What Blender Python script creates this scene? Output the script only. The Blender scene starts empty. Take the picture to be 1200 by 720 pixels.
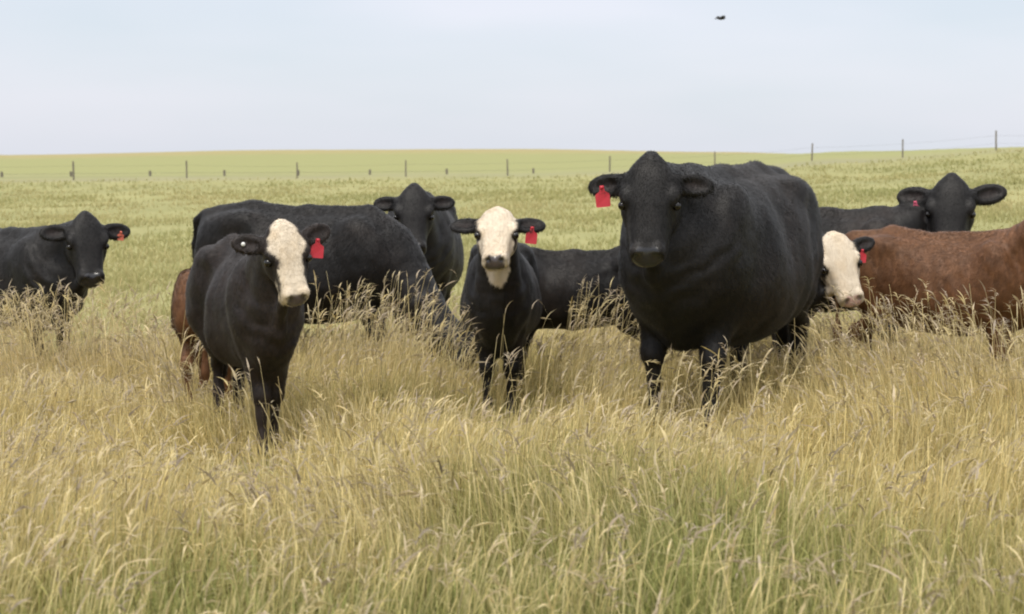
import bpy, math, random
import numpy as np
from mathutils import Vector, Matrix
R = math.radians
rng = np.random.default_rng(7)
random.seed(7)
S = bpy.context.scene
col = S.collection

# ------------------------------------------------------------------ camera
FPX, HORIZ = 2000.0, 190.0          # focal length in photo pixels (1200 wide), eye-level row
cam_d = bpy.data.cameras.new('camera')
cam = bpy.data.objects.new('camera', cam_d); col.objects.link(cam)
cam_d.sensor_width = 36.0; cam_d.lens = 36.0 * FPX / 1200.0
PITCH = math.atan((360.0 - HORIZ) / FPX)
cam.rotation_euler = (R(90) - PITCH, 0, 0)
cam_d.clip_start = 0.1; cam_d.clip_end = 20000
cam_d.dof.use_dof = True; cam_d.dof.focus_distance = 9.6; cam_d.dof.aperture_fstop = 4.5
S.camera = cam

# ------------------------------------------------------------------ world, sun, exposure
SUN_EL, SUN_AZ = R(58), R(205)      # soft sun behind thin cloud, high and behind the camera
w = bpy.data.worlds.new('World'); S.world = w; w.use_nodes = True
nt = w.node_tree; nt.nodes.clear()
def N(t, tree=None, **kw):
    n = (tree or nt).nodes.new(t)
    for k, v in kw.items(): setattr(n, k, v)
    return n
out = N('ShaderNodeOutputWorld'); bg1 = N('ShaderNodeBackground'); bg2 = N('ShaderNodeBackground'); add = N('ShaderNodeAddShader')
sky = N('ShaderNodeTexSky'); sky.sky_type = 'NISHITA'; sky.sun_disc = False
sky.sun_elevation = SUN_EL; sky.sun_rotation = SUN_AZ; sky.air_density = 1.0; sky.dust_density = 2.0
bg1.inputs['Strength'].default_value = 0.02
nt.links.new(sky.outputs[0], bg1.inputs['Color'])
tc = N('ShaderNodeTexCoord'); sep = N('ShaderNodeSeparateXYZ'); nt.links.new(tc.outputs['Generated'], sep.inputs[0])
ramp = N('ShaderNodeValToRGB'); nt.links.new(sep.outputs['Z'], ramp.inputs[0])
el = ramp.color_ramp.elements
el[0].position = 0.0; el[0].color = (0.435, 0.46, 0.505, 1)
el[1].position = 1.0; el[1].color = (1.7, 1.68, 1.64, 1)
e = el.new(0.09); e.color = (0.405, 0.44, 0.49, 1)
e = el.new(0.3); e.color = (0.58, 0.60, 0.63, 1)
mp = N('ShaderNodeMapping'); mp.inputs['Scale'].default_value = (1.5, 1.5, 7)
nz = N('ShaderNodeTexNoise'); nz.inputs['Scale'].default_value = 2.2; nz.inputs['Detail'].default_value = 3
nt.links.new(tc.outputs['Generated'], mp.inputs[0]); nt.links.new(mp.outputs[0], nz.inputs['Vector'])
mr = N('ShaderNodeMapRange'); mr.inputs['From Min'].default_value = 0.35; mr.inputs['From Max'].default_value = 0.7
mr.inputs['To Min'].default_value = 0.0; mr.inputs['To Max'].default_value = 0.75
nt.links.new(nz.outputs[0], mr.inputs[0])
mx = N('ShaderNodeMix', data_type='RGBA'); mx.inputs['B'].default_value = (0.50, 0.495, 0.55, 1)
nt.links.new(mr.outputs[0], mx.inputs['Factor']); nt.links.new(ramp.outputs[0], mx.inputs['A'])
nt.links.new(mx.outputs['Result'], bg2.inputs['Color']); bg2.inputs['Strength'].default_value = 1.0
nt.links.new(bg1.outputs[0], add.inputs[0]); nt.links.new(bg2.outputs[0], add.inputs[1]); nt.links.new(add.outputs[0], out.inputs[0])

sl = bpy.data.lights.new('sun', 'SUN'); sl.energy = 1.5; sl.angle = R(14); sl.color = (1.0, 0.95, 0.86)
so = bpy.data.objects.new('sun', sl); col.objects.link(so)
sd = Vector((math.sin(SUN_AZ) * math.cos(SUN_EL), math.cos(SUN_AZ) * math.cos(SUN_EL), math.sin(SUN_EL)))
so.rotation_euler = sd.to_track_quat('Z', 'Y').to_euler(); so.location = (0, -5, 30)
S.view_settings.view_transform = 'Standard'; S.view_settings.look = 'None'
S.view_settings.exposure = 0.6; S.view_settings.gamma = 1.0; S.view_settings.use_curve_mapping = False
S.render.engine = 'CYCLES'; S.cycles.use_denoising = True; S.cycles.filter_width = 2.0; S.cycles.max_bounces = 5
S.cycles.diffuse_bounces = 3; S.cycles.transmission_bounces = 3; S.cycles.transparent_max_bounces = 4

# ------------------------------------------------------------------ helpers
def tag(o, label=None, cat=None, group=None, kind=None):
    if label: o['label'] = label
    if cat: o['category'] = cat
    if group: o['group'] = group
    if kind: o['kind'] = kind
    return o
def mesh_np(name, V, F, mat, colors=None, cname='coat', smooth=True, parent=None, extra=None):
    me = bpy.data.meshes.new(name)
    V = np.asarray(V, np.float32); F = np.asarray(F, np.int32)
    k = F.shape[1]
    me.vertices.add(len(V)); me.vertices.foreach_set('co', V.ravel())
    me.loops.add(F.size); me.loops.foreach_set('vertex_index', F.ravel())
    me.polygons.add(len(F)); me.polygons.foreach_set('loop_start', np.arange(0, F.size, k, dtype=np.int32))
    me.polygons.foreach_set('use_smooth', np.full(len(F), smooth))
    me.update(calc_edges=True)
    if colors is not None:
        a = me.color_attributes.new(cname, 'FLOAT_COLOR', 'POINT')
        c = np.ones((len(V), 4), np.float32); c[:, :colors.shape[1]] = colors
        a.data.foreach_set('color', c.ravel())
    me.materials.append(mat)
    o = bpy.data.objects.new(name, me); col.objects.link(o)
    if parent: o.parent = parent
    return o
def vnoise(x, y, seed=0):
    """smooth 2-D value noise in 0..1"""
    x = np.asarray(x, float); y = np.asarray(y, float)
    xi = np.floor(x).astype(np.int64); yi = np.floor(y).astype(np.int64)
    fx = x - xi; fy = y - yi; fx = fx*fx*(3-2*fx); fy = fy*fy*(3-2*fy)
    def h(a, b):
        n = (a * 374761393 + b * 668265263 + seed * 974634777) & 0x7fffffff
        n = ((n ^ (n >> 13)) * 1274126177) & 0x7fffffff
        return ((n ^ (n >> 16)) & 0xffff) / 65535.0
    return (h(xi, yi)*(1-fx) + h(xi+1, yi)*fx)*(1-fy) + (h(xi, yi+1)*(1-fx) + h(xi+1, yi+1)*fx)*fy
def fbm(x, y, seed=0, o=3):
    s = 0; a = 1; t = 0
    for i in range(o):
        s = s + a*vnoise(x*2**i, y*2**i, seed+i); t += a; a *= .5
    return s/t

# ------------------------------------------------------------------ terrain
TD = np.log(np.array([4, 9, 12.8, 20, 40, 80, 120, 170, 400, 560, 1500, 4000.]))
TP = np.array([0, 350, 600, 850, 1000, 1200.])
TZ = np.array([
 [-1.45,-1.48,-1.80,-1.95,-2.0,-1.7,-1.26,-.7,1.8,1.7,-3,-12],
 [-1.45,-1.47,-1.64,-1.78,-1.8,-1.5,-1.15,-.5,3.0,3.1,-3,-12],
 [-1.45,-1.46,-1.62,-1.75,-1.75,-1.4,-1.0,-.5,3.2,3.3,-3,-12],
 [-1.45,-1.43,-1.60,-1.70,-1.6,-1.1,-.45,.1,2.4,2.3,-3,-12],
 [-1.45,-1.43,-1.62,-1.70,-1.4,-.7,.12,1.19,1.2,1,-3,-12],
 [-1.45,-1.44,-1.62,-1.65,-1.2,-.2,.98,1.5,1.5,1,-3,-12]])
def ground_z(x, y):
    x = np.atleast_1d(np.asarray(x, float)); y = np.atleast_1d(np.asarray(y, float))
    r = np.hypot(x, y) + 1e-6
    c = y / r
    px = np.clip(600 + FPX * x / np.maximum(y, .15*r), TP[0], TP[-1])
    z = np.zeros_like(r)
    for off in (-.18, -.09, 0, .09, .18):
        ld = np.clip(np.log(np.maximum(y, .3*r)) + off, TD[0], TD[-1])
        i = np.clip(np.searchsorted(TP, px) - 1, 0, len(TP)-2)
        f = (px - TP[i]) / (TP[i+1] - TP[i]); f = f*f*(3-2*f)
        rows = np.array([np.interp(ld, TD, row) for row in TZ])
        k = np.arange(len(r))
        z += (rows[i, k]*(1-f) + rows[i+1, k]*f) / 5
    wgt = np.clip((c + .1) / .5, 0, 1); wgt = wgt*wgt*(3-2*wgt)
    return -1.45*(1-wgt) + z*wgt
def gz(x, y): return float(ground_z(x, y)[0])
def at(px, py, d):
    """a point d metres ahead of the camera seen at a photo pixel (eye level row HORIZ)"""
    # exact for the pitched camera
    u = (px - 600) / FPX; v = (360 - py) / FPX
    dy = math.cos(PITCH) + v*math.sin(PITCH); dz = -math.sin(PITCH) + v*math.cos(PITCH)
    return Vector((u * d / dy, d, dz * d / dy))

# ------------------------------------------------------------------ materials
def mat_new(name):
    m = bpy.data.materials.new(name); m.use_nodes = True
    t = m.node_tree; b = t.nodes['Principled BSDF']
    return m, t, b
def mat_plain(name, c, rough=.6, metal=0, spec=.5, noise=0.0, nscale=20):
    m, t, b = mat_new(name)
    b.inputs['Roughness'].default_value = rough; b.inputs['Metallic'].default_value = metal
    b.inputs['Specular IOR Level'].default_value = spec
    tcn = N('ShaderNodeTexCoord', t); nn = N('ShaderNodeTexNoise', t); nn.inputs['Scale'].default_value = nscale
    t.links.new(tcn.outputs['Object'], nn.inputs['Vector'])
    m2 = N('ShaderNodeMix', t, data_type='RGBA')
    m2.inputs['A'].default_value = (*[x*(1-noise) for x in c], 1); m2.inputs['B'].default_value = (*[min(1, x*(1+noise)) for x in c], 1)
    t.links.new(nn.outputs[0], m2.inputs['Factor']); t.links.new(m2.outputs['Result'], b.inputs['Base Color'])
    return m
def mat_coat():
    m, t, b = mat_new('coat')
    a = N('ShaderNodeAttribute', t, attribute_name='coat')
    tcn = N('ShaderNodeTexCoord', t)
    mp = N('ShaderNodeMapping', t); mp.inputs['Scale'].default_value = (1, 1, .35)
    n1 = N('ShaderNodeTexNoise', t); n1.inputs['Scale'].default_value = 5; n1.inputs['Detail'].default_value = 5
    n2 = N('ShaderNodeTexNoise', t); n2.inputs['Scale'].default_value = 130; n2.inputs['Detail'].default_value = 3
    n3 = N('ShaderNodeTexNoise', t); n3.inputs['Scale'].default_value = 28; n3.inputs['Detail'].default_value = 4
    t.links.new(tcn.outputs['Object'], mp.inputs[0]); t.links.new(mp.outputs[0], n2.inputs['Vector'])
    t.links.new(tcn.outputs['Object'], n1.inputs['Vector']); t.links.new(mp.outputs[0], n3.inputs['Vector'])
    mrr = N('ShaderNodeMapRange', t); mrr.inputs['From Min'].default_value = .3; mrr.inputs['From Max'].default_value = .7
    mrr.inputs['To Min'].default_value = .75; mrr.inputs['To Max'].default_value = 1.3
    t.links.new(n1.outputs[0], mrr.inputs[0])
    mr2 = N('ShaderNodeMapRange', t); mr2.inputs['From Min'].default_value = .3; mr2.inputs['From Max'].default_value = .7
    mr2.inputs['To Min'].default_value = .75; mr2.inputs['To Max'].default_value = 1.25
    t.links.new(n3.outputs[0], mr2.inputs[0])
    mm = N('ShaderNodeMath', t, operation='MULTIPLY'); t.links.new(mrr.outputs[0], mm.inputs[0]); t.links.new(mr2.outputs[0], mm.inputs[1])
    # pale coats take less of the mottling
    sc = N('ShaderNodeMix', t, data_type='FLOAT'); sc.inputs['B'].default_value = 1.0
    t.links.new(mm.outputs[0], sc.inputs['A'])
    bw = N('ShaderNodeRGBToBW', t); t.links.new(a.outputs['Color'], bw.inputs[0])
    cl = N('ShaderNodeMath', t, operation='MULTIPLY', use_clamp=True); cl.inputs[1].default_value = 1.6
    t.links.new(bw.outputs[0], cl.inputs[0]); t.links.new(cl.outputs[0], sc.inputs['Factor'])
    vm = N('ShaderNodeVectorMath', t, operation='SCALE'); t.links.new(a.outputs['Color'], vm.inputs[0]); t.links.new(sc.outputs[0], vm.inputs['Scale'])
    t.links.new(vm.outputs[0], b.inputs['Base Color'])
    # alpha of the attribute = wetness (nose pad)
    rr = N('ShaderNodeMapRange', t); rr.inputs['To Min'].default_value = .18; rr.inputs['To Max'].default_value = .55
    wt = N('ShaderNodeMath', t, operation='SUBTRACT'); wt.inputs[0].default_value = .7; t.links.new(a.outputs['Alpha'], wt.inputs[1]); t.links.new(wt.outputs[0], b.inputs['Coat Weight']); b.inputs['Coat Roughness'].default_value = .22
    t.links.new(a.outputs['Alpha'], rr.inputs[0]); t.links.new(rr.outputs[0], b.inputs['Roughness'])
    b.inputs['Specular IOR Level'].default_value = .27
    b.inputs['Sheen Weight'].default_value = .04; b.inputs['Sheen Roughness'].default_value = .45
    bp = N('ShaderNodeBump', t); bp.inputs['Strength'].default_value = .14; bp.inputs['Distance'].default_value = .006
    ad = N('ShaderNodeMath', t, operation='ADD'); t.links.new(n2.outputs[0], ad.inputs[0]); t.links.new(n3.outputs[0], ad.inputs[1])
    t.links.new(ad.outputs[0], bp.inputs['Height']); t.links.new(bp.outputs[0], b.inputs['Normal'])
    return m
M_COAT = mat_coat()
M_EYE = mat_plain('eye', (.006, .004, .003), .08, noise=.2)
M_TAG = mat_plain('red_plastic', (.44, .018, .032), .5, noise=.12)
M_TAGP = mat_plain('pink_plastic', (.50, .08, .14), .5, noise=.12)
M_TAGO = mat_plain('faded_plastic', (.55, .12, .07), .5, noise=.12)
M_BTN = mat_plain('pale_plastic', (.6, .6, .58), .5, noise=.1)
M_WOOD = mat_plain('weathered_wood', (.17, .15, .115), .9, noise=.5, nscale=12)
M_WIRE = mat_plain('wire', (.12, .11, .09), .6, metal=.5, noise=.3)
M_FEATHER = mat_plain('feathers', (.01, .01, .012), .7, noise=.3)

def mat_ground():
    m, t, b = mat_new('pasture')
    b.inputs['Roughness'].default_value = .95; b.inputs['Specular IOR Level'].default_value = .1
    tcn = N('ShaderNodeTexCoord', t)
    def noise(scale, detail, sx=1, sy=1):
        mp = N('ShaderNodeMapping', t); mp.inputs['Scale'].default_value = (sx, sy, 1)
        n = N('ShaderNodeTexNoise', t); n.inputs['Scale'].default_value = scale; n.inputs['Detail'].default_value = detail
        n.inputs['Roughness'].default_value = .65
        t.links.new(tcn.outputs['Object'], mp.inputs[0]); t.links.new(mp.outputs[0], n.inputs['Vector'])
        return n
    def ramp2(n, p0, p1, c0, c1):
        r = N('ShaderNodeValToRGB', t); r.color_ramp.elements[0].position = p0; r.color_ramp.elements[1].position = p1
        r.color_ramp.elements[0].color = (*c0, 1); r.color_ramp.elements[1].color = (*c1, 1)
        t.links.new(n.outputs[0], r.inputs[0]); return r
    def mix(f, A, B, fac=None):
        x = N('ShaderNodeMix', t, data_type='RGBA')
        if f is not None: t.links.new(f, x.inputs['Factor'])
        else: x.inputs['Factor'].default_value = fac
        for s, v in (('A', A), ('B', B)):
            if isinstance(v, tuple): x.inputs[s].default_value = (*v, 1)
            else: t.links.new(v, x.inputs[s])
        return x.outputs['Result']
    nA = noise(.22, 6, 1, .45); nB = noise(1.6, 6, 1, .5); nC = noise(.035, 4)
    nD = noise(.9, 8, 1, .35)
    c = ramp2(nA, .35, .68, (.20, .20, .082), (.325, .30, .135)).outputs[0]
    c2 = ramp2(nB, .3, .7, (.17, .175, .07), (.335, .305, .145)).outputs[0]
    c = mix(None, c, c2, .45)
    c = mix(ramp2(nC, .4, .62, (0, 0, 0), (.5, .5, .5)).outputs[0], c, (.295, .28, .12))
    c = mix(ramp2(nD, .60, .72, (0, 0, 0), (.45, .45, .45)).outputs[0], c, (.15, .165, .06))
    # distant fields: bands laid across the far slopes, by world distance
    sp = N('ShaderNodeSeparateXYZ', t); t.links.new(tcn.outputs['Object'], sp.inputs[0])
    wob = noise(.01, 3)
    def band(y0, y1, soft, wobble):
        a = N('ShaderNodeMath', t, operation='MULTIPLY_ADD'); a.inputs[1].default_value = wobble
        t.links.new(wob.outputs[0], a.inputs[0]); t.links.new(sp.outputs['Y'], a.inputs[2])
        u = N('ShaderNodeMapRange', t, interpolation_type='SMOOTHSTEP'); u.inputs['From Min'].default_value = y0; u.inputs['From Max'].default_value = y0+soft
        v = N('ShaderNodeMapRange', t, interpolation_type='SMOOTHSTEP'); v.inputs['From Min'].default_value = y1; v.inputs['From Max'].default_value = y1+soft
        v.inputs['To Min'].default_value = 1; v.inputs['To Max'].default_value = 0
        t.links.new(a.outputs[0], u.inputs[0]); t.links.new(a.outputs[0], v.inputs[0])
        k = N('ShaderNodeMath', t, operation='MULTIPLY'); t.links.new(u.outputs[0], k.inputs[0]); t.links.new(v.outputs[0], k.inputs[1])
        return k.outputs[0]
    c = mix(ramp2(noise(.05, 4), .35, .6, (.2,.2,.2), (.8,.8,.8)).outputs[0], c, mix(band(118, 150, 16, 30), c, (.24, .22, .15)))
    sx = N('ShaderNodeMapRange', t); sx.inputs['From Min'].default_value = -25; sx.inputs['From Max'].default_value = -8; sx.inputs['To Min'].default_value = .8; sx.inputs['To Max'].default_value = 0
    t.links.new(sp.outputs['X'], sx.inputs[0]); dk = N('ShaderNodeMath', t, operation='MULTIPLY'); t.links.new(sx.outputs[0], dk.inputs[0]); t.links.new(band(124, 130, 2, 1), dk.inputs[1])
    c = mix(dk.outputs[0], c, (.17, .17, .09))          # greyish dry verge beyond the fence
    c = mix(band(150, 275, 40, 90), c, (.25, .25, .108))          # green crop
    c = mix(band(290, 430, 50, 90), c, (.285, .245, .115))          # ochre stubble under the skyline
    c = mix(band(430, 3000, 40, 20), c, (.22, .21, .12))
    t.links.new(c, b.inputs['Base Color'])
    bp = N('ShaderNodeBump', t); bp.inputs['Strength'].default_value = .6; bp.inputs['Distance'].default_value = .12
    t.links.new(nD.outputs[0], bp.inputs['Height']); t.links.new(bp.outputs[0], b.inputs['Normal'])
    return m
def mat_grass():
    m, t, b = mat_new('grass')
    a = N('ShaderNodeAttribute', t, attribute_name='coat')
    t.links.new(a.outputs['Color'], b.inputs['Base Color'])
    b.inputs['Roughness'].default_value = .65; b.inputs['Specular IOR Level'].default_value = .25
    tr = N('ShaderNodeBsdfTranslucent', t); t.links.new(a.outputs['Color'], tr.inputs[0])
    mxs = N('ShaderNodeMixShader', t); mxs.inputs[0].default_value = .42
    t.links.new(b.outputs[0], mxs.inputs[1]); t.links.new(tr.outputs[0], mxs.inputs[2])
    t.links.new(mxs.outputs[0], t.nodes['Material Output'].inputs['Surface'])
    return m
M_GROUND = mat_ground(); M_GRASS = mat_grass()

# ------------------------------------------------------------------ ground sheet
def build_ground():
    fr = np.concatenate([np.linspace(-180, -26, 60, endpoint=False), np.linspace(-26, 26, 260, endpoint=False), np.linspace(26, 180, 60, endpoint=False)])
    th = np.radians(fr); n = len(th)
    rr = np.concatenate([[.05], np.geomspace(1, 6000, 330)]); k = len(rr)
    T, RR = np.meshgrid(th, rr)
    X = (RR*np.sin(T)).ravel(); Y = (RR*np.cos(T)).ravel(); Z = ground_z(X, Y)
    Z = Z + (fbm(X/2.3, Y/2.3, 3) - .5)*.05*np.clip(np.hypot(X, Y)/10, .3, 3)
    i, j = np.meshgrid(np.arange(k-1), np.arange(n), indexing='ij'); j2 = (j+1) % n
    F = np.stack([i*n+j, i*n+j2, (i+1)*n+j2, (i+1)*n+j], -1).reshape(-1, 4)[:, ::-1]
    o = mesh_np('ground', np.stack([X, Y, Z], 1), F, M_GROUND)
    tag(o, kind='structure')
build_ground()

# ------------------------------------------------------------------ implicit body modelling
class Grid:
    def __init__(s, lo, hi, h):
        s.lo = np.array(lo, float); s.h = h
        s.n = np.ceil((np.array(hi) - s.lo)/h).astype(int) + 1
        s.D = np.full(s.n, 1.0, np.float32)
    def sub(s, lo, hi):
        a = np.clip(np.floor((np.array(lo)-s.lo)/s.h).astype(int), 0, s.n-1)
        b = np.clip(np.ceil((np.array(hi)-s.lo)/s.h).astype(int)+1, a+1, s.n)
        ax = [s.lo[i] + s.h*np.arange(a[i], b[i]) for i in range(3)]
        X, Y, Z = np.meshgrid(*ax, indexing='ij')
        return (slice(a[0], b[0]), slice(a[1], b[1]), slice(a[2], b[2])), np.stack([X, Y, Z], -1).astype(np.float32)
    def blend(s, sl, d, k):
        D = s.D[sl]; h = np.maximum(k - np.abs(D-d), 0)/k
        s.D[sl] = np.minimum(D, d) - h*h*k*.25
    def carve(s, sl, d, k):
        D = s.D[sl]; d = -d; h = np.maximum(k - np.abs(D-d), 0)/k
        s.D[sl] = np.maximum(D, d) + h*h*k*.25
    def cone(s, a, b, ra, rb, k=.05):
        a = np.array(a, np.float32); b = np.array(b, np.float32); m = max(ra, rb) + k + .03
        sl, P = s.sub(np.minimum(a, b)-m, np.maximum(a, b)+m)
        ab = b-a; t = np.clip(((P-a)@ab)/max(1e-9, float(ab@ab)), 0, 1)
        d = np.linalg.norm(P - a - t[..., None]*ab, axis=-1) - (ra + (rb-ra)*t)
        s.blend(sl, d, k)
    def chain(s, pts, rad, k=.05):
        for i in range(len(pts)-1): s.cone(pts[i], pts[i+1], rad[i], rad[i+1], k)
    def ell(s, c, axes, r, k=.05, carve=False):
        c = np.array(c, np.float32); A = np.array(axes, np.float32); r = np.array(r, np.float32)
        m = float(r.max()) + k + .03
        sl, P = s.sub(c-m, c+m)
        q = (P-c)@A.T / r
        n0 = np.linalg.norm(q, axis=-1); n1 = np.linalg.norm(q/r, axis=-1) + 1e-9
        d = n0*(n0-1)/n1
        (s.carve if carve else s.blend)(sl, d, k)
    def loft(s, o, axes, st, p=2.3, taper=0.0, k=.05, sc=1.0):
        """stations (t, top, bottom, halfwidth); axes rows = (along, side, up)"""
        st = np.array(st, float); o = np.array(o, np.float32); A = np.array(axes, np.float32)
        tt = np.linspace(st[0, 0], st[-1, 0], 300)
        # smooth the station curves
        def cur(c):
            v = np.interp(tt, st[:, 0], st[:, c]); kk = np.hanning(31); kk /= kk.sum()
            return np.convolve(np.pad(v, 15, mode='edge'), kk, mode='valid')
        cu = [cur(1), cur(2), cur(3)]
        ext = max(abs(st[:, 0]).max(), abs(st[:, 1:]).max())
        cs = []
        for t_ in (st[0, 0], st[-1, 0]):
            for s_ in (-1, 1):
                for u_ in (st[:, 1].max(), st[:, 2].min()):
                    cs.append(o + sc*(A[0]*t_ + A[1]*s_*st[:, 3].max()*(1+abs(taper)) + A[2]*u_))
        cs = np.array(cs)
        sl, P = s.sub(cs.min(0)-.08, cs.max(0)+.08)
        q = (P-o)@A.T/sc
        t = q[..., 0]
        top = np.interp(t, tt, cu[0]); bot = np.interp(t, tt, cu[1]); w_ = np.interp(t, tt, cu[2])
        cc = (top+bot)/2; hh = (top-bot)/2; u = (q[..., 2]-cc)/hh
        w_ = w_*(1 - taper*np.clip(u, -1, 1))
        f = (np.abs(q[..., 1]/w_)**p + np.abs(u)**p)**(1/p)
        d = (f-1)*np.minimum(w_, hh)
        over = np.maximum(st[0, 0]-t, t-st[-1, 0])
        d = np.where(over > 0, np.maximum(d, over), d)*sc
        s.blend(sl, d.astype(np.float32), k)
    def mesh(s):
        D = s.D; D[0] = D[-1] = 1; D[:, 0] = D[:, -1] = 1; D[:, :, 0] = D[:, :, -1] = 1
        neg = D < 0; n = s.n
        cell = np.zeros(n-1, np.int8)
        for dx in (0, 1):
            for dy in (0, 1):
                for dz in (0, 1):
                    cell += neg[dx:n[0]-1+dx, dy:n[1]-1+dy, dz:n[2]-1+dz]
        act = (cell > 0) & (cell < 8)
        I = np.argwhere(act); idx = np.full(n-1, -1, np.int32); idx[act] = np.arange(len(I))
        acc = np.zeros((len(I), 3)); cnt = np.zeros(len(I))
        C = [(0,0,0),(1,0,0),(0,1,0),(1,1,0),(0,0,1),(1,0,1),(0,1,1),(1,1,1)]
        E = [(0,1),(2,3),(4,5),(6,7),(0,2),(1,3),(4,6),(5,7),(0,4),(1,5),(2,6),(3,7)]
        val = [D[I[:,0]+c[0], I[:,1]+c[1], I[:,2]+c[2]] for c in C]
        for a, b in E:
            va, vb = val[a], val[b]; m = (va < 0) != (vb < 0)
            t = np.where(m, va/(va-vb+1e-12), 0)
            p = np.array(C[a]) + t[:, None]*(np.array(C[b])-np.array(C[a]))
            acc[m] += p[m]; cnt[m] += 1
        V = s.lo + s.h*(I + acc/cnt[:, None])
        Q = []
        for ax in range(3):
            o1, o2 = [(1, 2), (2, 0), (0, 1)][ax]
            sh = np.array(n); sh[ax] -= 1
            a = [slice(None)]*3; b = [slice(None)]*3; a[ax] = slice(0, -1); b[ax] = slice(1, None)
            ch = neg[tuple(a)] != neg[tuple(b)]
            J = np.argwhere(ch)
            J = J[(J[:, o1] > 0) & (J[:, o2] > 0) & (J[:, o1] < n[o1]-1) & (J[:, o2] < n[o2]-1)]
            e1 = np.zeros(3, int); e1[o1] = 1; e2 = np.zeros(3, int); e2[o2] = 1
            g = lambda K: idx[K[:, 0], K[:, 1], K[:, 2]]
            q = np.stack([g(J-e1-e2), g(J-e2), g(J), g(J-e1)], 1)
            flip = ~neg[J[:, 0], J[:, 1], J[:, 2]]
            q[flip] = q[flip][:, ::-1]
            Q.append(q)
        return V, np.concatenate(Q)

def nrm(v): v = np.array(v, float); return v/np.linalg.norm(v)
HEAD = [(-.04,-.045,-.07,.012),(-.022,-.022,-.10,.046),(.01,-.002,-.14,.084),(.06,.010,-.185,.118),(.11,.014,-.22,.136),(.18,.012,-.24,.148),(.24,.008,-.24,.150),
        (.30,.000,-.22,.134),(.36,-.006,-.19,.116),(.42,-.008,-.168,.104),(.475,-.010,-.158,.104),(.515,-.022,-.15,.096),(.54,-.045,-.13,.070),(.552,-.07,-.10,.022)]
BLACK = (.0062, .0050, .0045)

def sphere_mesh(name, c, r, mat, parent, sc=(1, 1, 1)):
    V = []; F = []
    nu, nv = 16, 10
    for i in range(nv+1):
        for j in range(nu):
            a = math.pi*i/nv; b = 2*math.pi*j/nu
            V.append((c[0]+r*sc[0]*math.sin(a)*math.cos(b), c[1]+r*sc[1]*math.sin(a)*math.sin(b), c[2]+r*sc[2]*math.cos(a)))
    for i in range(nv):
        for j in range(nu):
            F.append((i*nu+j, (i+1)*nu+j, (i+1)*nu+(j+1) % nu, i*nu+(j+1) % nu))
    return mesh_np(name, V, F, mat, parent=parent)

def hair(V, F, C, P, hs, n, root, ec):
    A = V[F]; cr = np.cross(A[:, 2]-A[:, 0], A[:, 3]-A[:, 1]); ar = np.linalg.norm(cr, axis=1); fn = cr/(ar[:, None]+1e-12)
    vis = A[:, :, 2].mean(1) > .35
    pr = ar*vis; pr /= pr.sum(); fi = rng.choice(len(F), n, p=pr)
    w4 = rng.dirichlet((1, 1, 1, 1), n)[..., None]
    p = (A[fi]*w4).sum(1); c = C[F[fi]].mean(1); nn = fn[fi]
    near = np.linalg.norm(p-P, axis=1) < .75*hs
    flow = np.tile(np.array([-.55, 0, -.8]), (n, 1)); flow[near] = (-.1, 0, -1)
    flow += rng.normal(0, .28, (n, 3)); flow -= (flow*nn).sum(1)[:, None]*nn; flow /= np.linalg.norm(flow, axis=1)[:, None]+1e-9
    wet = c[:, 3] < .9
    L = np.where(near, .013, .026)*(.6+.7*rng.random(n))*np.where(wet, .1, 1)
    er = np.minimum(np.linalg.norm(p-ec[0], axis=1), np.linalg.norm(p-ec[1], axis=1)) < .11*hs; L = np.where(er, .026*(.5+.8*rng.random(n)), L)
    tip = p + (flow*.93 + nn*(.22+.2*rng.random(n))[:, None])*L[:, None]
    sd = np.cross(flow, nn); wv = sd*(.0016+.0012*rng.random(n))[:, None]
    HV = np.stack([p-wv, p+wv, tip], 1).reshape(-1, 3); HF = np.arange(3*n).reshape(-1, 3)
    cc = c.copy(); k = (1+rng.normal(0, .28, n)).clip(.5, 2.0)
    lum = cc[:, :3].mean(1); k = 1+(k-1)*np.where(lum > .2, .15, np.where(lum > .03, .3, 1)); cc[:, :3] *= k[:, None]
    o = mesh_np('hair', HV, HF, M_COAT, np.repeat(cc, 3, 0), parent=root, smooth=True)
    hn_ = nn + rng.normal(0, .05, nn.shape); hn_ /= np.linalg.norm(hn_, axis=1)[:, None]
    o.data.normals_split_custom_set_from_vertices(np.repeat(hn_, 3, 0).tolist())
COWS = []      # footprints, so no tall stem grows through a belly
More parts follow.
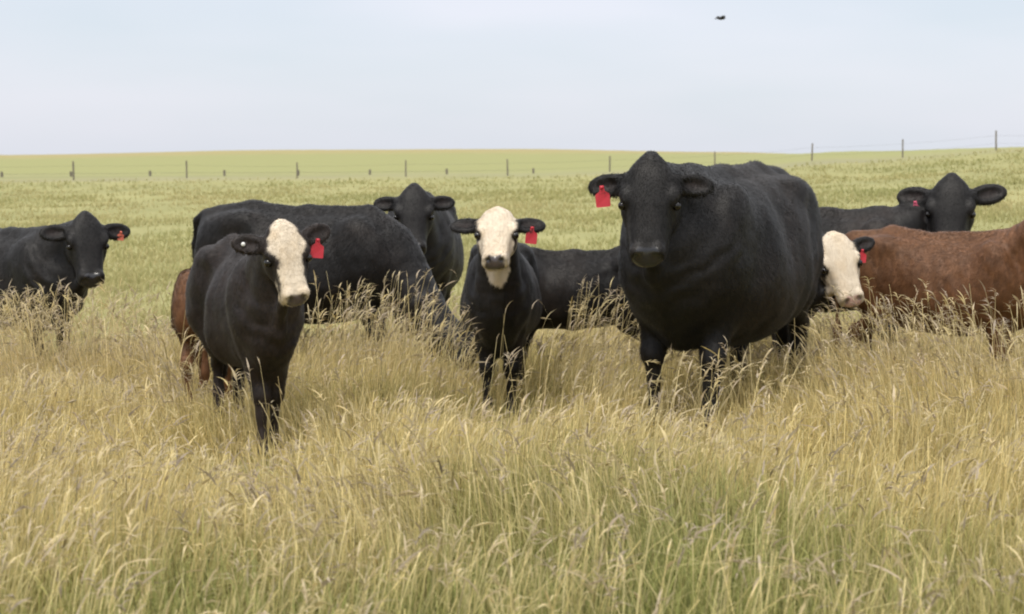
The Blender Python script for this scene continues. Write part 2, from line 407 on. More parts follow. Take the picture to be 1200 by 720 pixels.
def cow(name, label, cat, poll, face_yaw, face_pitch, phi, reach, s, group=None, zg=None, coat=BLACK, white=None, fat=1.0, calf=0.0, deep=0.0, stance=1.0, length=1.0,
        hs=1.0, ear=1.0, ear_up=(0, 0), roll=0, tags=(), legs=(0, 0, 0, 0), center=None, noses='black', tail=(.0, .0), res=.0125, nhair=60000, topdrop=0.0):
    """poll: world point of the top of the head; phi: heading of the body (deg, 0 = +X);
    face_yaw: which way the face points in the picture (0 = at the camera, + = towards the right); face_pitch: how far the face hangs down"""
    fw = np.array([math.cos(R(phi)), math.sin(R(phi)), 0.]); sd_ = np.array([-fw[1], fw[0], 0.])
    poll = np.array(poll, float)
    if center is None: cx, cy = poll[0]-reach*s*fw[0], poll[1]-reach*s*fw[1]
    else: cx, cy = center
    g = gz(cx, cy) if zg is None else zg
    O = np.array([cx, cy, g])
    loc = lambda v: np.array([np.dot(v, fw), np.dot(v, sd_), v[2]])
    P = loc(poll-O)/s
    # face direction: from the head towards the camera, turned
    base = math.atan2(-poll[1], -poll[0]) + R(face_yaw)
    Fd = loc(np.array([math.cos(base), math.sin(base), 0.]))
    Z = np.array([0, 0, 1.]); p = R(face_pitch)
    a = math.cos(p)*Fd - math.sin(p)*Z; n = math.sin(p)*Fd + math.cos(p)*Z; sv = np.cross(n, a)  # sv: animal's ... side
    sv = nrm(sv)
    if roll:
        c_, s_ = math.cos(R(roll)), math.sin(R(roll))
        a, sv = a*c_ + sv*s_, sv*c_ - a*s_
    hp = lambda t, q, u: P + hs*(a*t + sv*q + n*u)
    G = Grid((-1.12, -.85, -.03), (max(1.3, P[0]+.55), .85, max(1.5, P[2]+.3)), res)
    cf = calf
    lift = .09*cf; slim = fat*(1-.22*cf)
    T = [(-.885,1.17,.98,.02),(-.87,1.235,.90,.07),(-.82,1.29,.78,.17),(-.70,1.335,.68,.25),(-.48,1.345,.62+lift*.6,.285),(-.25,1.33,.55+lift,.33),(0,1.31,.515+lift,.365),
         (.22,1.31,.52+lift,.35),(.42,1.325,.57+lift*.7,.29),(.56,1.315,.61+lift*.4,.24),(.70,1.25,.66,.20),(.80,1.13,.74,.14),(.86,1.0,.84,.03)]
    T = [(t, tp - .02*cf - topdrop*max(0, t), bt - deep*max(0, 1-(t/.8)**4), w_*(slim if .0 < abs(t) < .8 else (1+slim)/2)) for t, tp, bt, w_ in T]
    G.loft((0, 0, 0), np.eye(3), T, p=2.25, taper=.14, k=.03)
    G.chain([(-.8,0,1.30),(-.45,0,1.325),(0,0,1.30),(.45,0,1.315)], [.035,.045,.045,.06], .09)
    for q in (-1, 1):
        G.ell((-.47, q*.215*(slim+1)/2, 1.245), np.eye(3), (.09, .04, .04), .16)            # hooks
        G.ell((.50, q*.19*slim, 1.02), [[.94,0,.34],[0,1,0],[-.34,0,.94]], (.15, .11, .27), .10)  # shoulder blade
        G.ell((-.62, q*.16, .98), [[.96,0,-.28],[0,1,0],[.28,0,.96]], (.22, .145, .30), .08)  # round
    # legs: order right-front, left-front, right-hind, left-hind; value = how far the hoof is swung ahead
    m = 1-.1*cf
    for i, q in ((0, -1), (1, 1)):
        f = legs[i]
        G.chain([(.50,q*.17*slim,.88),(.43+f*.2,q*.165*slim*(1+stance)/2,.70),(.50+f*.55,q*.155*slim*stance,.40),(.495+f*.9,q*.15*slim*stance,.13),(.53+f,q*.15*slim*stance,.055)],
                [.12*m,.084*m,.045*m,.032,.042], .045)
        G.ell((.50+f*.57, q*.155*slim*stance, .405), np.eye(3), (.050*m, .046*m, .065), .03)
        G.ell((.545+f, q*.15*slim*stance, .03), np.eye(3), (.07, .055, .04), .02)
    for i, q in ((2, -1), (3, 1)):
        f = legs[i]
        G.chain([(-.58,q*.18,.85),(-.50+f*.3,q*.18*slim,.68),(-.71+f*.6,q*.17*stance,.48),(-.68+f*.95,q*.165*stance,.14),(-.64+f,q*.165*stance,.055)],
                [.145*m,.10*m,.05*m,.036,.044], .05)
        G.ell((-.715+f*.6, q*.17*stance, .49), np.eye(3), (.05, .045, .075), .03)
        G.ell((-.62+f, q*.165*stance, .03), np.eye(3), (.07, .055, .04), .02)
    # brisket and dewlap
    G.cone((.66, 0, .80-deep*.6), (.50, 0, .64-deep), .125*m, .10*m, .10)
    G.cone((.74, 0, .78-deep*.5), P + Fd*.02 - np.array((0, 0, .46))*min(1, max(.3, P[2]-.75)/.6), .05, .035, .07)
    # tail
    tx, ty = tail
    G.chain([(-.84,0,1.29),(-.905,ty*.2,1.24),(-.93+tx*.3,ty*.5,1.05),(-.925+tx*.7,ty,.75),(-.92+tx,ty,.55)], [.035,.028,.022,.02,.02], .025)
    G.ell((-.92+tx, ty, .44), np.eye(3), (.035, .04, .13), .02)
    # neck: crest line and throat line, joined
    H1 = hp(.08, 0, -.125); H2 = hp(.17, 0, -.17)
    W1 = np.array((.50, 0, 1.13 - topdrop*.4)); W2 = np.array((.60, 0, .90))
    dn = H1-W1; L = np.linalg.norm(dn)
    for (A0, B0, r0, r1, bow) in ((W1, H1, .185*m, .080*hs, .0), (W2, H2, .19*m, .090*hs, -.01)):
        M0 = A0 + np.array((.14, 0, bow+.10*(B0[2] > A0[2]))); N0 = B0 - Fd*.20*hs + np.array((0, 0, -.07))
        pts = []; rad = []
        for i in range(8):
            t = i/7; pts.append((1-t)**3*A0 + 3*t*(1-t)**2*M0 + 3*t*t*(1-t)*N0 + t**3*B0); rad.append((r0*(1-t)+r1*t)*(1-.10*math.sin(math.pi*t)))
        G.chain(pts, rad, .09)
    # head
    HD = [(t, tp, bt, np.interp(t, [-.035,-.02,.02,.07,.13,.19,.6], [.02,.085,.112,.130,.142,.148,0]) if (cf > .5 and t < .2) else w_) for t, tp, bt, w_ in HEAD]
    G.loft(P, [a, sv, n], HD, p=2.45, taper=-.10, k=.035, sc=hs)
    G.ell(hp(.0, 0, -.055), [a, sv, n], (.045*hs, .042*hs, .05*hs), .04)
    for q in (-1, 1):
        G.ell(hp(.195, q*.126, -.035), [a, sv, n], (.055*hs, .034*hs, .034*hs), .025)      # brow
        G.ell(hp(.22, q*.09, -.15), [a, sv, n], (.10*hs, .045*hs, .075*hs), .04)        # cheek
        G.ell(hp(.485, q*.055, -.03), [a, sv, n], (.04*hs, .04*hs, .035*hs), .02)       # nostril wing
        G.ell(hp(.522, q*.052, -.022), [a, sv, n], (.018*hs, .020*hs, .020*hs), .008, carve=True)
        G.ell(hp(.245, q*.160, -.050), [a, sv, n], (.042*hs, .022*hs, .032*hs), .02, carve=True)
        G.ell(hp(.37, q*.128, -.045), [a, sv, n], (.085*hs, .014*hs, .030*hs), .05, carve=True)
    # mouth line
    G.ell(hp(.535, 0, -.105), [a, sv, n], (.06*hs, .10*hs, .007*hs), .012, carve=True)
    ears = []
    for qi, q in enumerate((-1, 1)):
        u = math.sin(R(ear_up[qi])); cu_ = math.cos(R(ear_up[qi]))
        e1 = nrm(sv*q*cu_ - a*u - n*.12); wd = nrm(a - np.dot(a, e1)*e1); th = np.cross(e1, wd); th = th*np.sign(np.dot(th, n))
        b0 = hp(.112, q*.118, -.075); c0 = b0 + e1*.098*ear*hs
        G.cone(b0, b0+e1*.05*hs, .045*hs, .034*hs, .03)
        G.ell(c0, [e1, wd, th], (.110*ear*hs, .063*ear*hs, .030*hs), .03)
        G.ell(c0 + e1*.015*hs + wd*.006 + th*.026*hs, [e1, wd, th], (.078*ear*hs, .036*ear*hs, .020*hs), .01, carve=True)
        ears.append((c0, e1, wd, th))
    V, F = G.mesh()
    # muscle and skin unevenness, wrinkles round the neck behind the jaw
    A = V[F]; fn = np.cross(A[:, 2]-A[:, 0], A[:, 3]-A[:, 1]); VN = np.zeros_like(V)
    for k_ in range(4): np.add.at(VN, F[:, k_], fn)
    VN /= np.linalg.norm(VN, axis=1)[:, None]+1e-12
    sd0 = int(abs(cx)*100) % 97
    lump = (fbm(V[:, 0]*4.5+sd0, V[:, 2]*4.0, sd0)-.5) + (fbm(V[:, 1]*6, V[:, 0]*5+V[:, 2]*3, sd0+7)-.5)
    dP = np.linalg.norm(V-hp(.12, 0, -.12), axis=1); body = np.clip((dP-.30*hs)/.12, 0, 1)
    V = V + VN*(lump*.030*body)[:, None]
    neckm = body*np.clip((.78-dP)/.2, 0, 1)*(V[:, 0] > .55)
    V = V + VN*(np.sin(dP*52+3*fbm(V[:, 1]*5, V[:, 2]*5, 3)*3)*.0045*neckm*(.4+.9*fbm(V[:, 1]*4, V[:, 2]*4, 9)))[:, None]
    rib = np.clip(1-np.abs(V[:, 0]-.05)/.38, 0, 1)*np.clip(1-np.abs(V[:, 2]-.95)/.25, 0, 1)
    V = V + VN*(np.sin(V[:, 0]*60+V[:, 2]*12)*.0022*rib)[:, None]
    # ---- coat pattern in the animal's own coordinates
    C = np.ones((len(V), 4), np.float32); C[:, :3] = coat
    hx = (V-P)/hs; ht = hx@a; hq = hx@sv; hn = hx@n
    wn = (fbm(V[:, 0]*18+3, V[:, 2]*18+V[:, 1]*13, 5)-.5) + .7*(fbm(V[:, 0]*55+V[:, 1]*41, V[:, 2]*50, 8)-.5)
    inhead = (ht > -.1) & (ht < .6) & (np.abs(hq) < .2) & (hn > -.3) & (hn < .1)
    dust = np.clip(2.2*(fbm(V[:, 0]*3+sd0, V[:, 2]*3+V[:, 1]*2, sd0+3)-.45), 0, 1)[:, None]*body[:, None]*(.7 if coat[0] < .05 else .25)
    C[:, :3] = C[:, :3]*(1-dust) + (np.array((.022, .0145, .0105)) if coat[0] < .05 else np.array((.18, .095, .045)))*dust
    if white is not None:
        wc, throat = white[:2]; wprof = white[2] if len(white) > 2 else [.12,.13,.14,.15,.15,.14,.14,.14]
        f = np.clip((np.interp(ht, [-.05,.02,.12,.18,.24,.31,.40,.5], wprof) - np.abs(hq) + wn*.045)/.014, 0, 1)           # side edge
        side = np.clip((hn + (.075 + .45*np.clip(ht-.2, 0, .2) + throat) + wn*.05)/.012, 0, 1)
        msk = (f*side)[:, None]*inhead[:, None]
        if throat > .1:
            dd = V - (H2*.62 + W2*.38)
            thr = np.clip((1.0 - np.linalg.norm(np.stack([(V-P)@Fd/.30-.33, (V-P)@sv/.115, ((V-P)[:, 2]+.40)/.20], 1), axis=1) + wn*.35)/.10, 0, 1)[:, None]
            msk = np.maximum(msk, thr)
        dirt = 1 - np.array([.16, .24, .36])[None, :]*np.clip(1.6*(fbm(V[:, 1]*14+V[:, 0]*6, V[:, 2]*11, 15)-.42), 0, 1)[:, None]
        C[:, :3] = C[:, :3]*(1-msk) + np.array(wc)*dirt*msk
    # nose pad
    if noses == 'black': nc, lip = (.012, .011, .012), (.016, .015, .015)
    elif noses == 'pink': nc, lip = (.42, .27, .22), (.45, .36, .28)
    else: nc, lip = (.06, .045, .042), (.32, .28, .22)
    pad = np.clip((ht - (.488 if white else .465) - 1.6*np.maximum(0, np.abs(hq)-.045) + wn*.01)/.012, 0, 1)*np.clip((hn+.098)/.01, 0, 1)*(hn < .06)*(ht < .6)
    pad = pad[:, None]
    C[:, :3] = C[:, :3]*(1-pad) + np.array(nc)*pad; C[:, 3:] = C[:, 3:]*(1-pad)
    ms = (np.clip(1-np.abs(hn+.105)/.012, 0, 1)*(ht > .46)*(ht < .6)*inhead)[:, None]
    C[:, :3] = C[:, :3]*(1-ms*.85) + np.array((.015, .012, .012))*ms*.85
    for q in (-1, 1):                                   # dark nostril and dark rim round the eye
        dn_ = np.linalg.norm((hx - (a*.522+sv*q*.052-n*.022))/.023, axis=1); k_ = np.clip(1.4-dn_, 0, 1)[:, None]
        C[:, :3] = C[:, :3]*(1-k_) + np.array((.006, .005, .005))*k_
        de = np.linalg.norm((hx - (a*.240+sv*q*.148-n*.05))*np.array((1, 1, 1))/.042, axis=1); k_ = np.clip((1.25-de)/.3, 0, 1)[:, None]
        C[:, :3] = C[:, :3]*(1-k_) + np.array((.012, .010, .010))*k_
    for qi, (c0, e1, wd, th) in enumerate(ears):
        r = V-c0; k_ = np.clip(1.1-np.sqrt(((r@e1-.015*hs)/(.07*ear*hs))**2 + ((r@wd)/(.034*ear*hs))**2 + ((r@th-.012*hs)/(.022*hs))**2), 0, 1)[:, None]*1.5
        k_ = np.clip(k_, 0, 1)*.7
        C[:, :3] = C[:, :3]*(1-k_) + np.array((.026, .018, .016))*k_
    if coat[0] > .05:                              # red coats: darker lower legs and tail switch
        lo = np.clip((.35 - V[:, 2])/.2, 0, 1)[:, None]*.35
        C[:, :3] *= (1-lo*.5)
    hoof = np.clip((.055-V[:, 2])/.01, 0, 1)[:, None]; C[:, :3] = C[:, :3]*(1-hoof) + np.array((.03, .026, .022))*hoof
    root = bpy.data.objects.new(name, None); col.objects.link(root)
    root.location = O; root.rotation_euler = (0, 0, R(phi)); root.scale = (s*length, s, s)
    root.empty_display_size = .3
    tag(root, label, cat, group)
    mesh_np('body', V, F, M_COAT, C, parent=root)
    hair(V, F, C, P, hs, nhair, root, [e_[0] for e_ in ears])
    for q in (-1, 1):
        sphere_mesh('eye', hp(.240, q*.137, -.052), (.0235+.005*cf)*hs, M_EYE, root)
    for (q, kind, along, size) in tags:
        qi = 0 if q < 0 else 1
        c0, e1, wd, th = ears[qi]
        if kind == 'button':
            sphere_mesh('ear_button', c0 + e1*along + th*.02*hs + wd*.01, .014, M_BTN, root); continue
        mt = {'red': M_TAG, 'pink': M_TAGP, 'faded': M_TAGO}[kind]
        top = c0 + e1*along + wd*(.042 if (calf or kind == 'pink') else .012)*hs + th*.022*hs
        dn_ = nrm(np.array([0, 0, -1.]) + e1*(-.10)*(1 if q < 0 else 1))
        sx = nrm(np.cross(dn_, Fd)); nn = nrm(np.cross(sx, dn_)); nn = nn*np.sign(np.dot(nn, Fd))
        top = top + nn*.012
        sz = size
        prof = [(-.010, -.006), (.010, -.006), (.013, .022), (.032, .034), (.036, .040), (.036, .096), (.031, .101), (-.031, .101), (-.036, .096), (-.036, .040), (-.032, .034), (-.013, .022)]
        VV = []
        for zz in (-.0022, .0022):
            for (x_, y_) in prof: VV.append(top + (sx*x_ + dn_*y_ + nn*(zz + .05*y_ - 3*x_*x_))*sz)
        k = len(prof)
        me = bpy.data.meshes.new('ear_tag')
        me.from_pydata([tuple(v) for v in VV], [], [tuple(range(k))[::-1], tuple(range(k, 2*k))] + [(i, (i+1) % k, k+(i+1) % k, k+i) for i in range(k)])
        me.materials.append(mt); me.update()
        ot = bpy.data.objects.new('ear_tag', me); col.objects.link(ot); ot.parent = root
        sphere_mesh('stud', top + nn*.004 + dn_*.004, .010, mt, ot)
    COWS.append((cx, cy, R(phi), s))
    return root

ANGUS = 'black cattle standing in the pasture'
WF = 'white-faced black calves'
BROWN = (.125, .055, .023)
CREAM = (.62, .53, .41)
cow('black_cow', 'largest wide-bodied black cow at front right, red tag in the ear on the left', 'cow',
    at(762, 185, 8.95), -4, 70, -120, .92, 1.06, ANGUS, fat=1.24, deep=.11, stance=.9, hs=.97, ear_up=(-4, -2), tags=((-1, 'red', .03, 1.0),), legs=(.0, .04, .1, -.08), nhair=110000)
cow('black_cow', 'black cow at far left looking at the camera, orange tag flat in one ear', 'cow',
    at(101, 252, 12.8), 10, 66, -37, .98, .94, ANGUS, hs=1.05, ear=1.1, ear_up=(2, 4), tags=((1, 'faded', .035, .7),), legs=(.05, -.06, 0, .1))
cow('black_cow', 'black cow grazing head down, side on behind the front left white-faced calf', 'cow',
    at(535, 378, 12.2), 70, 60, -19, 1.2, .955, ANGUS, center=(-1.50, 12.7), length=1.10, fat=1.15, deep=.06, topdrop=.06, legs=(.12, -.1, -.1, .1))
cow('black_cow', 'untagged black cow facing the camera over the grazing cow, left of the middle calf', 'cow',
    at(485, 219, 13.7), -3, 66, -90, 1.0, 1.0, ANGUS, hs=1.02, ear_up=(2, 6), legs=(0, .05, 0, 0))
cow('black_cow', 'black cow at back right looking over the brown steer, pink ear tag', 'cow',
    at(1115, 208, 12.5), -2, 68, -20, .98, .92, ANGUS, hs=1.22, ear=1.15, ear_up=(4, 14), tags=((-1, 'pink', -.01, 1.2),))
cow('white_faced_calf', 'white-faced black calf at front left with red tag beside its cheek', 'calf',
    at(331, 263, 8.35), 10, 68, -68.5, .96, .785, WF, calf=1, fat=.86, deep=.08, stance=.5, coat=(.017, .0112, .0088), white=(CREAM, .0, [.05,.085,.125,.125,.085,.085,.10,.12]), hs=.93, ear=1.15, ear_up=(16, 20), roll=7,
    tags=((1, 'red', -.01, 1.15), (-1, 'button', .04, 1)), noses='dark', legs=(.06, -.04, .05, -.05), nhair=90000)
cow('white_faced_calf', 'middle black calf with white face and white throat, head raised, facing straight ahead', 'calf',
    at(583, 244, 9.8), -3, 42, -91, .9, .77, WF, calf=1, deep=.05, stance=.8, white=(CREAM, .14), hs=1.0, ear=1.2, ear_up=(6, 8),
    tags=((1, 'red', .02, 1.2),), noses='dark', legs=(.03, -.02, 0, 0), nhair=80000)
cow('white_faced_calf', 'pink-nosed white-faced calf peering from behind the rump of the largest black cow', 'calf',
    at(977, 276, 11.1), 12, 66, -52, .95, .82, WF, calf=1, white=(CREAM, .05), hs=1.05, ear=1.0, ear_up=(0, 10), roll=13,
    tags=((1, 'red', -.03, 1.0),), noses='pink')
cow('brown_steer', 'reddish brown steer standing side on at the right edge, its head out of view', 'steer',
    at(1258, 222, 10.95), 60, 40, -28, 1.05, .80, None, coat=BROWN, fat=1.15, deep=.05, calf=.3, center=(2.93, 11.55), ear_up=(0, 0), nhair=80000)
cow('brown_calf', 'small brown calf mostly hidden behind the front left calf, only its rump showing', 'calf',
    (-1.75, 11.7, -.85), 90, 60, 97, .9, .70, None, coat=BROWN, calf=1, center=(-1.95, 10.98))
cow('black_calf', 'low black calf between the middle calf and the largest cow, only its back showing', 'calf',
    (-.22, 11.35, -1.0), -60, 60, 182, 1.0, .715, None, calf=1, center=(.42, 11.5))

# ------------------------------------------------------------------ fences
def tube(V, F, a, b, ra, rb, n=8, jit=0):
    a = np.array(a, float); b = np.array(b, float); d = nrm(b-a); u = nrm(np.cross(d, (.3, .9, .1))); v = np.cross(d, u)
    k0 = len(V); L = 4 if jit else 1
    for l in range(L+1):
        t = l/L
        c = a+(b-a)*t; r = ra+(rb-ra)*t
        for i in range(n):
            th = 2*math.pi*i/n; rr = r*(1+jit*random.uniform(-1, 1))
            V.append(c+rr*(math.cos(th)*u+math.sin(th)*v))
    for l in range(L):
        for i in range(n):
            F.append((k0+l*n+i, k0+l*n+(i+1) % n, k0+(l+1)*n+(i+1) % n, k0+(l+1)*n+i))
    if n == 8:
        for l0, fl in ((0, 1), (L, 0)):
            q = [k0+l0*n+i for i in range(n)]
            for tri in ((0, 1, 2, 3), (0, 3, 4, 7), (4, 5, 6, 7)):
                t4 = [q[i] for i in tri]; F.append(tuple(t4[::-1] if fl else t4))
def fence(label, posts, wires, y_, hgt, rad):
    root = bpy.data.objects.new('wire_fence', None); col.objects.link(root)
    P = []
    for px, dd, h_, tilt in posts:
        x = (px-600)/FPX*dd; P.append((x, dd, gz(x, dd), h_, tilt))
    o0 = np.array(P[0][:3]); root.location = o0
    tag(root, label, 'fence')
    for (x, y, z, h_, tilt) in P:
        V = []; F = []
        b = np.array((x, y, z-.3))-o0; tp = np.array((x+tilt*h_, y, z+h_))-o0
        tube(V, F, b, tp, rad*random.uniform(.9, 1.15), rad*random.uniform(.8, 1), 8, .08)
        mesh_np('post', V, F, M_WOOD, parent=root, smooth=False)
    for hf in wires:
        V = []; F = []
        for A, B in zip(P[:-1], P[1:]):
            pa = np.array((A[0]+A[4]*A[3]*hf, A[1]-rad, A[2]+A[3]*hf))-o0; pb = np.array((B[0]+B[4]*B[3]*hf, B[1]-rad, B[2]+B[3]*hf))-o0
            prev = pa
            for i in range(1, 7):
                t = i/6; q = pa*(1-t)+pb*t - np.array((0, 0, .04*4*t*(1-t))); tube(V, F, prev, q, .004, .004, 4); prev = q
        mesh_np('wire', V, F, M_WIRE, parent=root)
tall = [(-42, 118), (88, 118), (220, 118), (349, 119), (476, 120), (595, 121), (714, 122), (837, 122), (950, 122), (1056, 120), (1165, 118), (1275, 116)]
fence('long wire fence of tall dark posts climbing to the skyline at right',
      [(px, dd, random.uniform(1.15, 1.35)*(.92 if i in (3, 6) else 1), random.uniform(-.03, .03)) for i, (px, dd) in enumerate(tall)], (.35, .75), 0, 1.2, .06)
short = [(4, 128), (85, 128), (177, 128), (264, 128), (350, 128), (434, 128), (524, 128), (625, 128)]
fence('low second fence of short stubby posts behind the herd on the left',
      [(px, dd, .42, random.uniform(-.05, .05)) for px, dd in short], (.6,), 0, .8, .10)

# ------------------------------------------------------------------ bird
def bird():
    root = bpy.data.objects.new('bird', None); col.objects.link(root)
    p = at(845, 22, 42); root.location = p; root.rotation_euler = (0, 0, R(25))
    tag(root, 'small dark bird flying in the pale sky above the large black cow', 'bird')
    G = Grid((-.16, -.09, -.09), (.16, .09, .09), .008)
    G.ell((0, 0, 0), np.eye(3), (.085, .035, .033), .02); G.ell((.085, 0, .012), np.eye(3), (.03, .024, .024), .02)
    G.cone((.10, 0, .012), (.135, 0, .006), .008, .003, .01)
    G.chain([(-.06, 0, 0), (-.14, 0, .008)], [.022, .014], .02)
    V, F = G.mesh(); mesh_np('body', V, F, M_FEATHER, parent=root)
    for q in (-1, 1):
        V = []; F = []
        st = [(0, .05, -.03, .01), (.05, .055, -.035, .045), (.11, .045, -.03, .06), (.16, .01, -.035, .035), (.20, -.03, -.05, .0)]
        for (y_, x0, x1, z) in st:
            V += [(x0, q*(y_+.015), z+.004), (x1, q*(y_+.015), z+.003), (x1, q*(y_+.015), z-.003), (x0, q*(y_+.015), z-.005)]
        for i in range(4):
            for j in range(4): F.append((i*4+j, i*4+(j+1) % 4, (i+1)*4+(j+1) % 4, (i+1)*4+j))
        mesh_np('wing', V, F, M_FEATHER, parent=root)
bird()

# ------------------------------------------------------------------ grass
def inside_cow(x, y, grow=1.0):
    m = np.zeros(len(x), bool)
    for cx, cy, ph, s in COWS:
        u = (x-cx)*math.cos(ph)+(y-cy)*math.sin(ph); v = -(x-cx)*math.sin(ph)+(y-cy)*math.cos(ph)
        m |= (np.abs(u) < .95*s*grow) & (np.abs(v) < .42*s*grow)
    return m
def scatter(n, d0, d1, power=1.0, margin=.55):
    d = (rng.random(n)**(1/(1+power)) if power >= 0 else rng.random(n))
    dd = np.exp(np.log(d0) + (np.log(d1)-np.log(d0))*rng.random(n)) if power < 0 else np.sqrt(d0**2 + (d1**2-d0**2)*rng.random(n))
    hw = .31*dd + margin
    x = (rng.random(n)*2-1)*hw
    return x, dd
def blades(x, y, h, wd, lean, az, curve, c0, c1, nseg=4, zoff=0, head=None):
    """ribbon blades; returns V,F,C and the tip position + tangent"""
    n = len(x); z = ground_z(x, y) - .02 + zoff
    t = np.linspace(0, 1, nseg+1)[None, :]
    hor = h[:, None]*(lean[:, None]*t + curve[:, None]*t**2.2)
    zz = h[:, None]*(t - .45*np.abs(curve[:, None])*t**3)
    dx, dy = np.cos(az)[:, None], np.sin(az)[:, None]
    px = x[:, None]+hor*dx; py = y[:, None]+hor*dy; pz = z[:, None]+zz
    fa = az + np.pi/2 + rng.normal(0, .7, n)
    wx, wy = np.cos(fa)[:, None], np.sin(fa)[:, None]
    prof = np.where(t < .5, 1.0, 1.0-(t-.5)*1.7) if head is None else np.ones_like(t)*.9
    ww = wd[:, None]*.5*prof
    V = np.empty((n, nseg+1, 2, 3), np.float32)
    V[:, :, 0, 0] = px-wx*ww; V[:, :, 0, 1] = py-wy*ww; V[:, :, 0, 2] = pz
    V[:, :, 1, 0] = px+wx*ww; V[:, :, 1, 1] = py+wy*ww; V[:, :, 1, 2] = pz
    base = (np.arange(n)*(nseg+1)*2)[:, None]; i = np.arange(nseg)[None, :]*2
    F = np.stack([base+i, base+i+1, base+i+3, base+i+2], -1).reshape(-1, 4)
    C = c0[:, None, :]*(1-t[..., None]) + c1[:, None, :]*t[..., None]
    C = np.repeat(C[:, :, None, :], 2, 2).reshape(-1, 3)
    tip = np.stack([px[:, -1], py[:, -1], pz[:, -1]], 1); tan = tip - np.stack([px[:, -2], py[:, -2], pz[:, -2]], 1)
    tan /= np.linalg.norm(tan, axis=1)[:, None]
    return V.reshape(-1, 3), F, C, tip, tan
def spindles(p, tan, L, r, c, droop, az, nl=5, ns=3):
    """seed heads: small tapering three-sided ears that bend over"""
    n = len(p); t = np.linspace(0, 1, nl)[None, :]
    cen = p[:, None, :] + tan[:, None, :]*(L[:, None]*t)[..., None]
    cen[..., 0] += droop[:, None]*L[:, None]*t**2*np.cos(az)[:, None]; cen[..., 1] += droop[:, None]*L[:, None]*t**2*np.sin(az)[:, None]
    cen[..., 2] -= .8*droop[:, None]*L[:, None]*t**2
    pr = np.interp(t[0], [0, .2, .45, .8, 1], [.35, 1, .9, .55, .08])[None, :]*(1+.35*rng.normal(0, 1, (n, nl)))
    rad = r[:, None]*np.clip(pr, .06, 2)
    V = np.empty((n, nl, ns, 3), np.float32)
    u = np.cross(tan, np.array([.2, .95, .2])); u /= np.linalg.norm(u, axis=1)[:, None]; v = np.cross(tan, u)
    for k in range(ns):
        th = 2*np.pi*k/ns + rng.random(n)[:, None]*.9 + np.arange(nl)[None, :]*.8*0
        V[:, :, k, :] = cen + rad[..., None]*(np.cos(th)[..., None]*u[:, None, :] + np.sin(th)[..., None]*v[:, None, :])
    base = (np.arange(n)*nl*ns)[:, None, None]; l = np.arange(nl-1)[None, :, None]*ns; k = np.arange(ns)[None, None, :]; k2 = (k+1) % ns
    F = np.stack(np.broadcast_arrays(base+l+k, base+l+k2, base+l+ns+k2, base+l+ns+k), -1).reshape(-1, 4)
    C = np.repeat(c, nl*ns, axis=0)
    return V.reshape(-1, 3), F, C
def merge(parts):
    V = []; F = []; C = []; o = 0
    for v, f, c in parts: V.append(v); F.append(f+o); C.append(c); o += len(v)
    return np.concatenate(V), np.concatenate(F), np.concatenate(C)
def lerp(a, b, t): return np.array(a)[None, :]*(1-t[:, None]) + np.array(b)[None, :]*t[:, None]
GREEN, GREEN2 = (.20, .225, .065), (.33, .34, .12)
GOLD, STRAW, TAN, MAUVE = (.60, .485, .215), (.70, .60, .335), (.51, .395, .19), (.50, .42, .33)

def trampled(x, y):
    """thin, trodden grass just in front of the nearest animals"""
    k = np.zeros_like(x)
    for cx, cy, ph, s in COWS:
        if cy > 11: continue
        fx, fy = cx+math.cos(ph)*.55*s, cy+math.sin(ph)*.55*s
        k = np.maximum(k, np.exp(-((x-fx)/.45)**2 - ((y-(fy-.75))/1.1)**2))
    return k
def goldness(x, y):
    """0 green .. 1 golden; golden belt round the herd's feet, greener up close and in patches"""
    n = fbm(x*.55+9, y*.35+2, 21); n2 = fbm(x*1.7, y*1.1, 31)
    g = .45 + 1.3*(n-.5) + .8*(n2-.5) - .12 + .60*np.clip((y-5.4)/2.4, 0, 1)
    return np.clip(g, 0, 1)

# understorey leaves
parts = []
n = 150000
x, y = scatter(n, 4.0, 15.5)
keep = rng.random(n) < np.clip(1.15 - .35*(y-9)/6, .5, 1); x = x[keep]; y = y[keep]; n = len(x)
g = goldness(x, y); dens = fbm(x*1.3, y*1.3, 44)
h = (.15 + .24*dens)*(.6+.7*rng.random(n)); h *= np.clip(1.15-.12*np.clip(y-11, 0, 10), .5, 1)*(1-.72*trampled(x, y))
c1 = lerp(GREEN2, GOLD, np.clip(g+rng.normal(0, .25, n), 0, 1)); c0 = lerp(GREEN, TAN, np.clip(g+rng.normal(0, .25, n)-.1, 0, 1))
br = ((1+rng.normal(0, .24, n)).clip(.35, 1.6)*(.80+.4*fbm(x*1.5, y*.8, 99)))[:, None]
v, f, c, _, _ = blades(x, y, h, .0035+.004*rng.random(n), rng.normal(0, .16, n), rng.random(n)*6.283, np.abs(rng.normal(0, .45, n)), c0*br, c1*br, 3)
parts.append((v, f, c))
V, F, C = merge(parts)
o = mesh_np('grass', V, F, M_GRASS, C, smooth=False); tag(o, 'mixed green and dry undergrowth grass covering the ground round the herd', 'grass', kind='stuff')

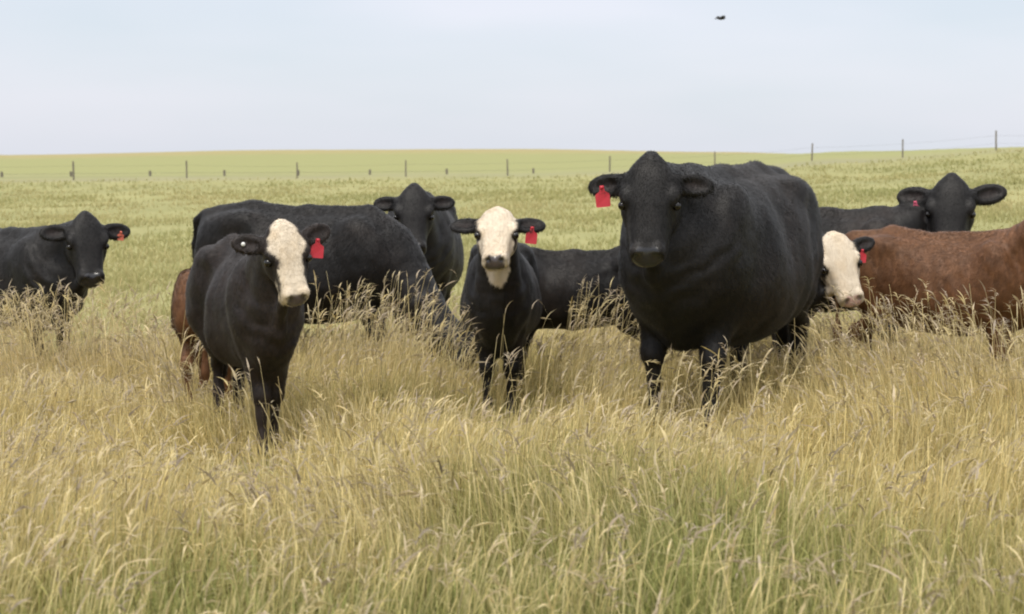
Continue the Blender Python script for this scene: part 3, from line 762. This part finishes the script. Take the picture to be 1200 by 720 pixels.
# golden stems with seed heads
def stems(n, d0, d1, hfun, seedfrac, name, label, belts=False, colr=(GOLD, STRAW), seedc=(STRAW, MAUVE), wmul=1.0, margin=.55):
    x, y = scatter(n, d0, d1, margin=margin)
    cl = fbm(x*2.1+5, y*2.1, 57); keep = rng.random(n) < np.clip((cl-.28)*3.2, .12, 1)
    if belts:
        px = 600 + FPX*x/y
        b = belts(px, y); keep &= rng.random(n) < b
    x = x[keep]; y = y[keep]; n = len(x)
    kt = trampled(x, y)*(0 if belts else 1); kp = rng.random(n) > .78*kt; x = x[kp]; y = y[kp]; kt = kt[kp]; n = len(x)
    h = hfun(x, y)*(.72+.4*rng.random(n))*(1-.5*kt); ins = inside_cow(x, y); h = np.where(ins, np.minimum(h, .42), h)
    g = goldness(x, y)
    wind = .6*(fbm(x*.8, y*.8, 77)-.45)
    az = rng.normal(0, .9, n) + np.where(wind > 0, 0, np.pi)
    c0 = lerp(GREEN2, colr[0], np.clip(g+rng.normal(.1, .25, n), 0, 1)); c1 = lerp(colr[0], colr[1], rng.random(n))
    br = (1+rng.normal(0, .24, n)).clip(.35, 1.5)[:, None]
    lean = np.abs(rng.normal(0, .14, n))+np.abs(wind)*.3; cur = np.abs(rng.normal(0, .16, n))
    bent = rng.random(n) < .06; cur = np.where(bent, cur+.6, cur)
    v, f, c, tip, tan = blades(x, y, h, (.0024+.0014*rng.random(n))*wmul, lean, az, cur, c0*br, c1*br, 4, head=True)
    ps = [(v, f, c)]
    sd = rng.random(n) < seedfrac
    p = tip[sd]; tn = tan[sd]; k = len(p); a_ = az[sd]
    sc_ = lerp(seedc[0], seedc[1], rng.random(k))*(1+rng.normal(0, .12, k))[:, None]
    L = .05+.07*rng.random(k)
    ps.append(spindles(p - tn*.03, tn, L, (.0028+.0022*rng.random(k))*wmul, sc_, .1+.45*rng.random(k), a_))
    # open panicles: side branchlets on some heads
    pan = rng.random(k) < .4; q = p[pan]; tq = tn[pan]; cq = sc_[pan]
    for i in range(6):
        m_ = len(q); aa = rng.random(m_)*6.283; out_ = np.stack([np.cos(aa), np.sin(aa), np.full(m_, .35)], 1)
        dirn = tq*.8+out_*.6; dirn /= np.linalg.norm(dirn, axis=1)[:, None]
        ps.append(spindles(q + tq*(.012*i-.05), dirn, .022+.03*rng.random(m_), np.full(m_, .0030)*wmul, cq, .5+.5*rng.random(m_), aa, nl=3))
    # one or two leaves on each stem
    V, F, C = merge(ps)
    o = mesh_np(name, V, F, M_GRASS, C, smooth=False); tag(o, label, 'grass', kind='stuff')
stems(60000, 4.2, 14.5, lambda x, y: .30+.20*fbm(x*.7, y*.7, 91), .22, 'dry_grass', 'golden dry stems standing through the grass in front of the herd')
def belts(px, y):
    b = np.zeros_like(px)
    b += .9*np.exp(-((px-450)/95)**2)*np.exp(-((y-10.6)/.9)**2)
    b += .9*np.exp(-((px-40)/100)**2)*np.exp(-((y-11.7)/.9)**2)
    b += .7*np.exp(-((px-670)/45)**2)*np.exp(-((y-10.2)/.9)**2)
    b += .35*np.exp(-((px-590)/60)**2)*np.exp(-((y-9.0)/.6)**2)
    b += .10*np.exp(-((px-300)/60)**2)*np.exp(-((y-8.1)/.5)**2)
    b += .22*np.exp(-((px-800)/110)**2)*np.exp(-((y-8.3)/.6)**2)
    b += .75*np.exp(-((px-1080)/150)**2)*np.exp(-((y-9.6)/.9)**2)
    b += .8*np.exp(-((px-200)/32)**2)*np.exp(-((y-9.6)/.8)**2)
    return np.clip(b, 0, 1)
stems(25000, 7.3, 13.2, lambda x, y: .50+.30*np.clip((y-8)/3, 0, 1), .85, 'seeding_grass', 'tall pale seed heads rising against the dark bodies of the herd', belts, (TAN, STRAW), (STRAW, MAUVE), 1.05)

# coarser pasture tufts out to the middle distance
n = 170000
x, y = scatter(n, 13, 115, -1, 2.0)
cl = fbm(x*.5, y*.3, 12); keep = rng.random(n) < np.clip((cl-.3)*3, .1, 1)*np.clip((125-y)/70, 0, 1); x = x[keep]; y = y[keep]; cl = cl[keep]; n = len(x)
g = np.clip(.5+1.3*(fbm(x*.15, y*.07, 62)-.5)+rng.normal(0, .2, n) + .35*np.clip((20-y)/6, 0, 1), 0, 1)
c1 = lerp((.35, .345, .14), (.50, .44, .21), g); c0 = lerp((.25, .26, .105), (.40, .345, .17), g)
h = (.08+.13*rng.random(n))*(.6+.8*cl)
v, f, c, _, _ = blades(x, y, h, .004+.0007*y, rng.normal(0, .3, n), rng.random(n)*6.283, np.abs(rng.normal(0, .5, n)), c0, c1, 2)
o = mesh_np('pasture_grass', v, f, M_GRASS, c, smooth=False); tag(o, 'short yellow-green pasture grass stretching away behind the herd', 'grass', kind='stuff')
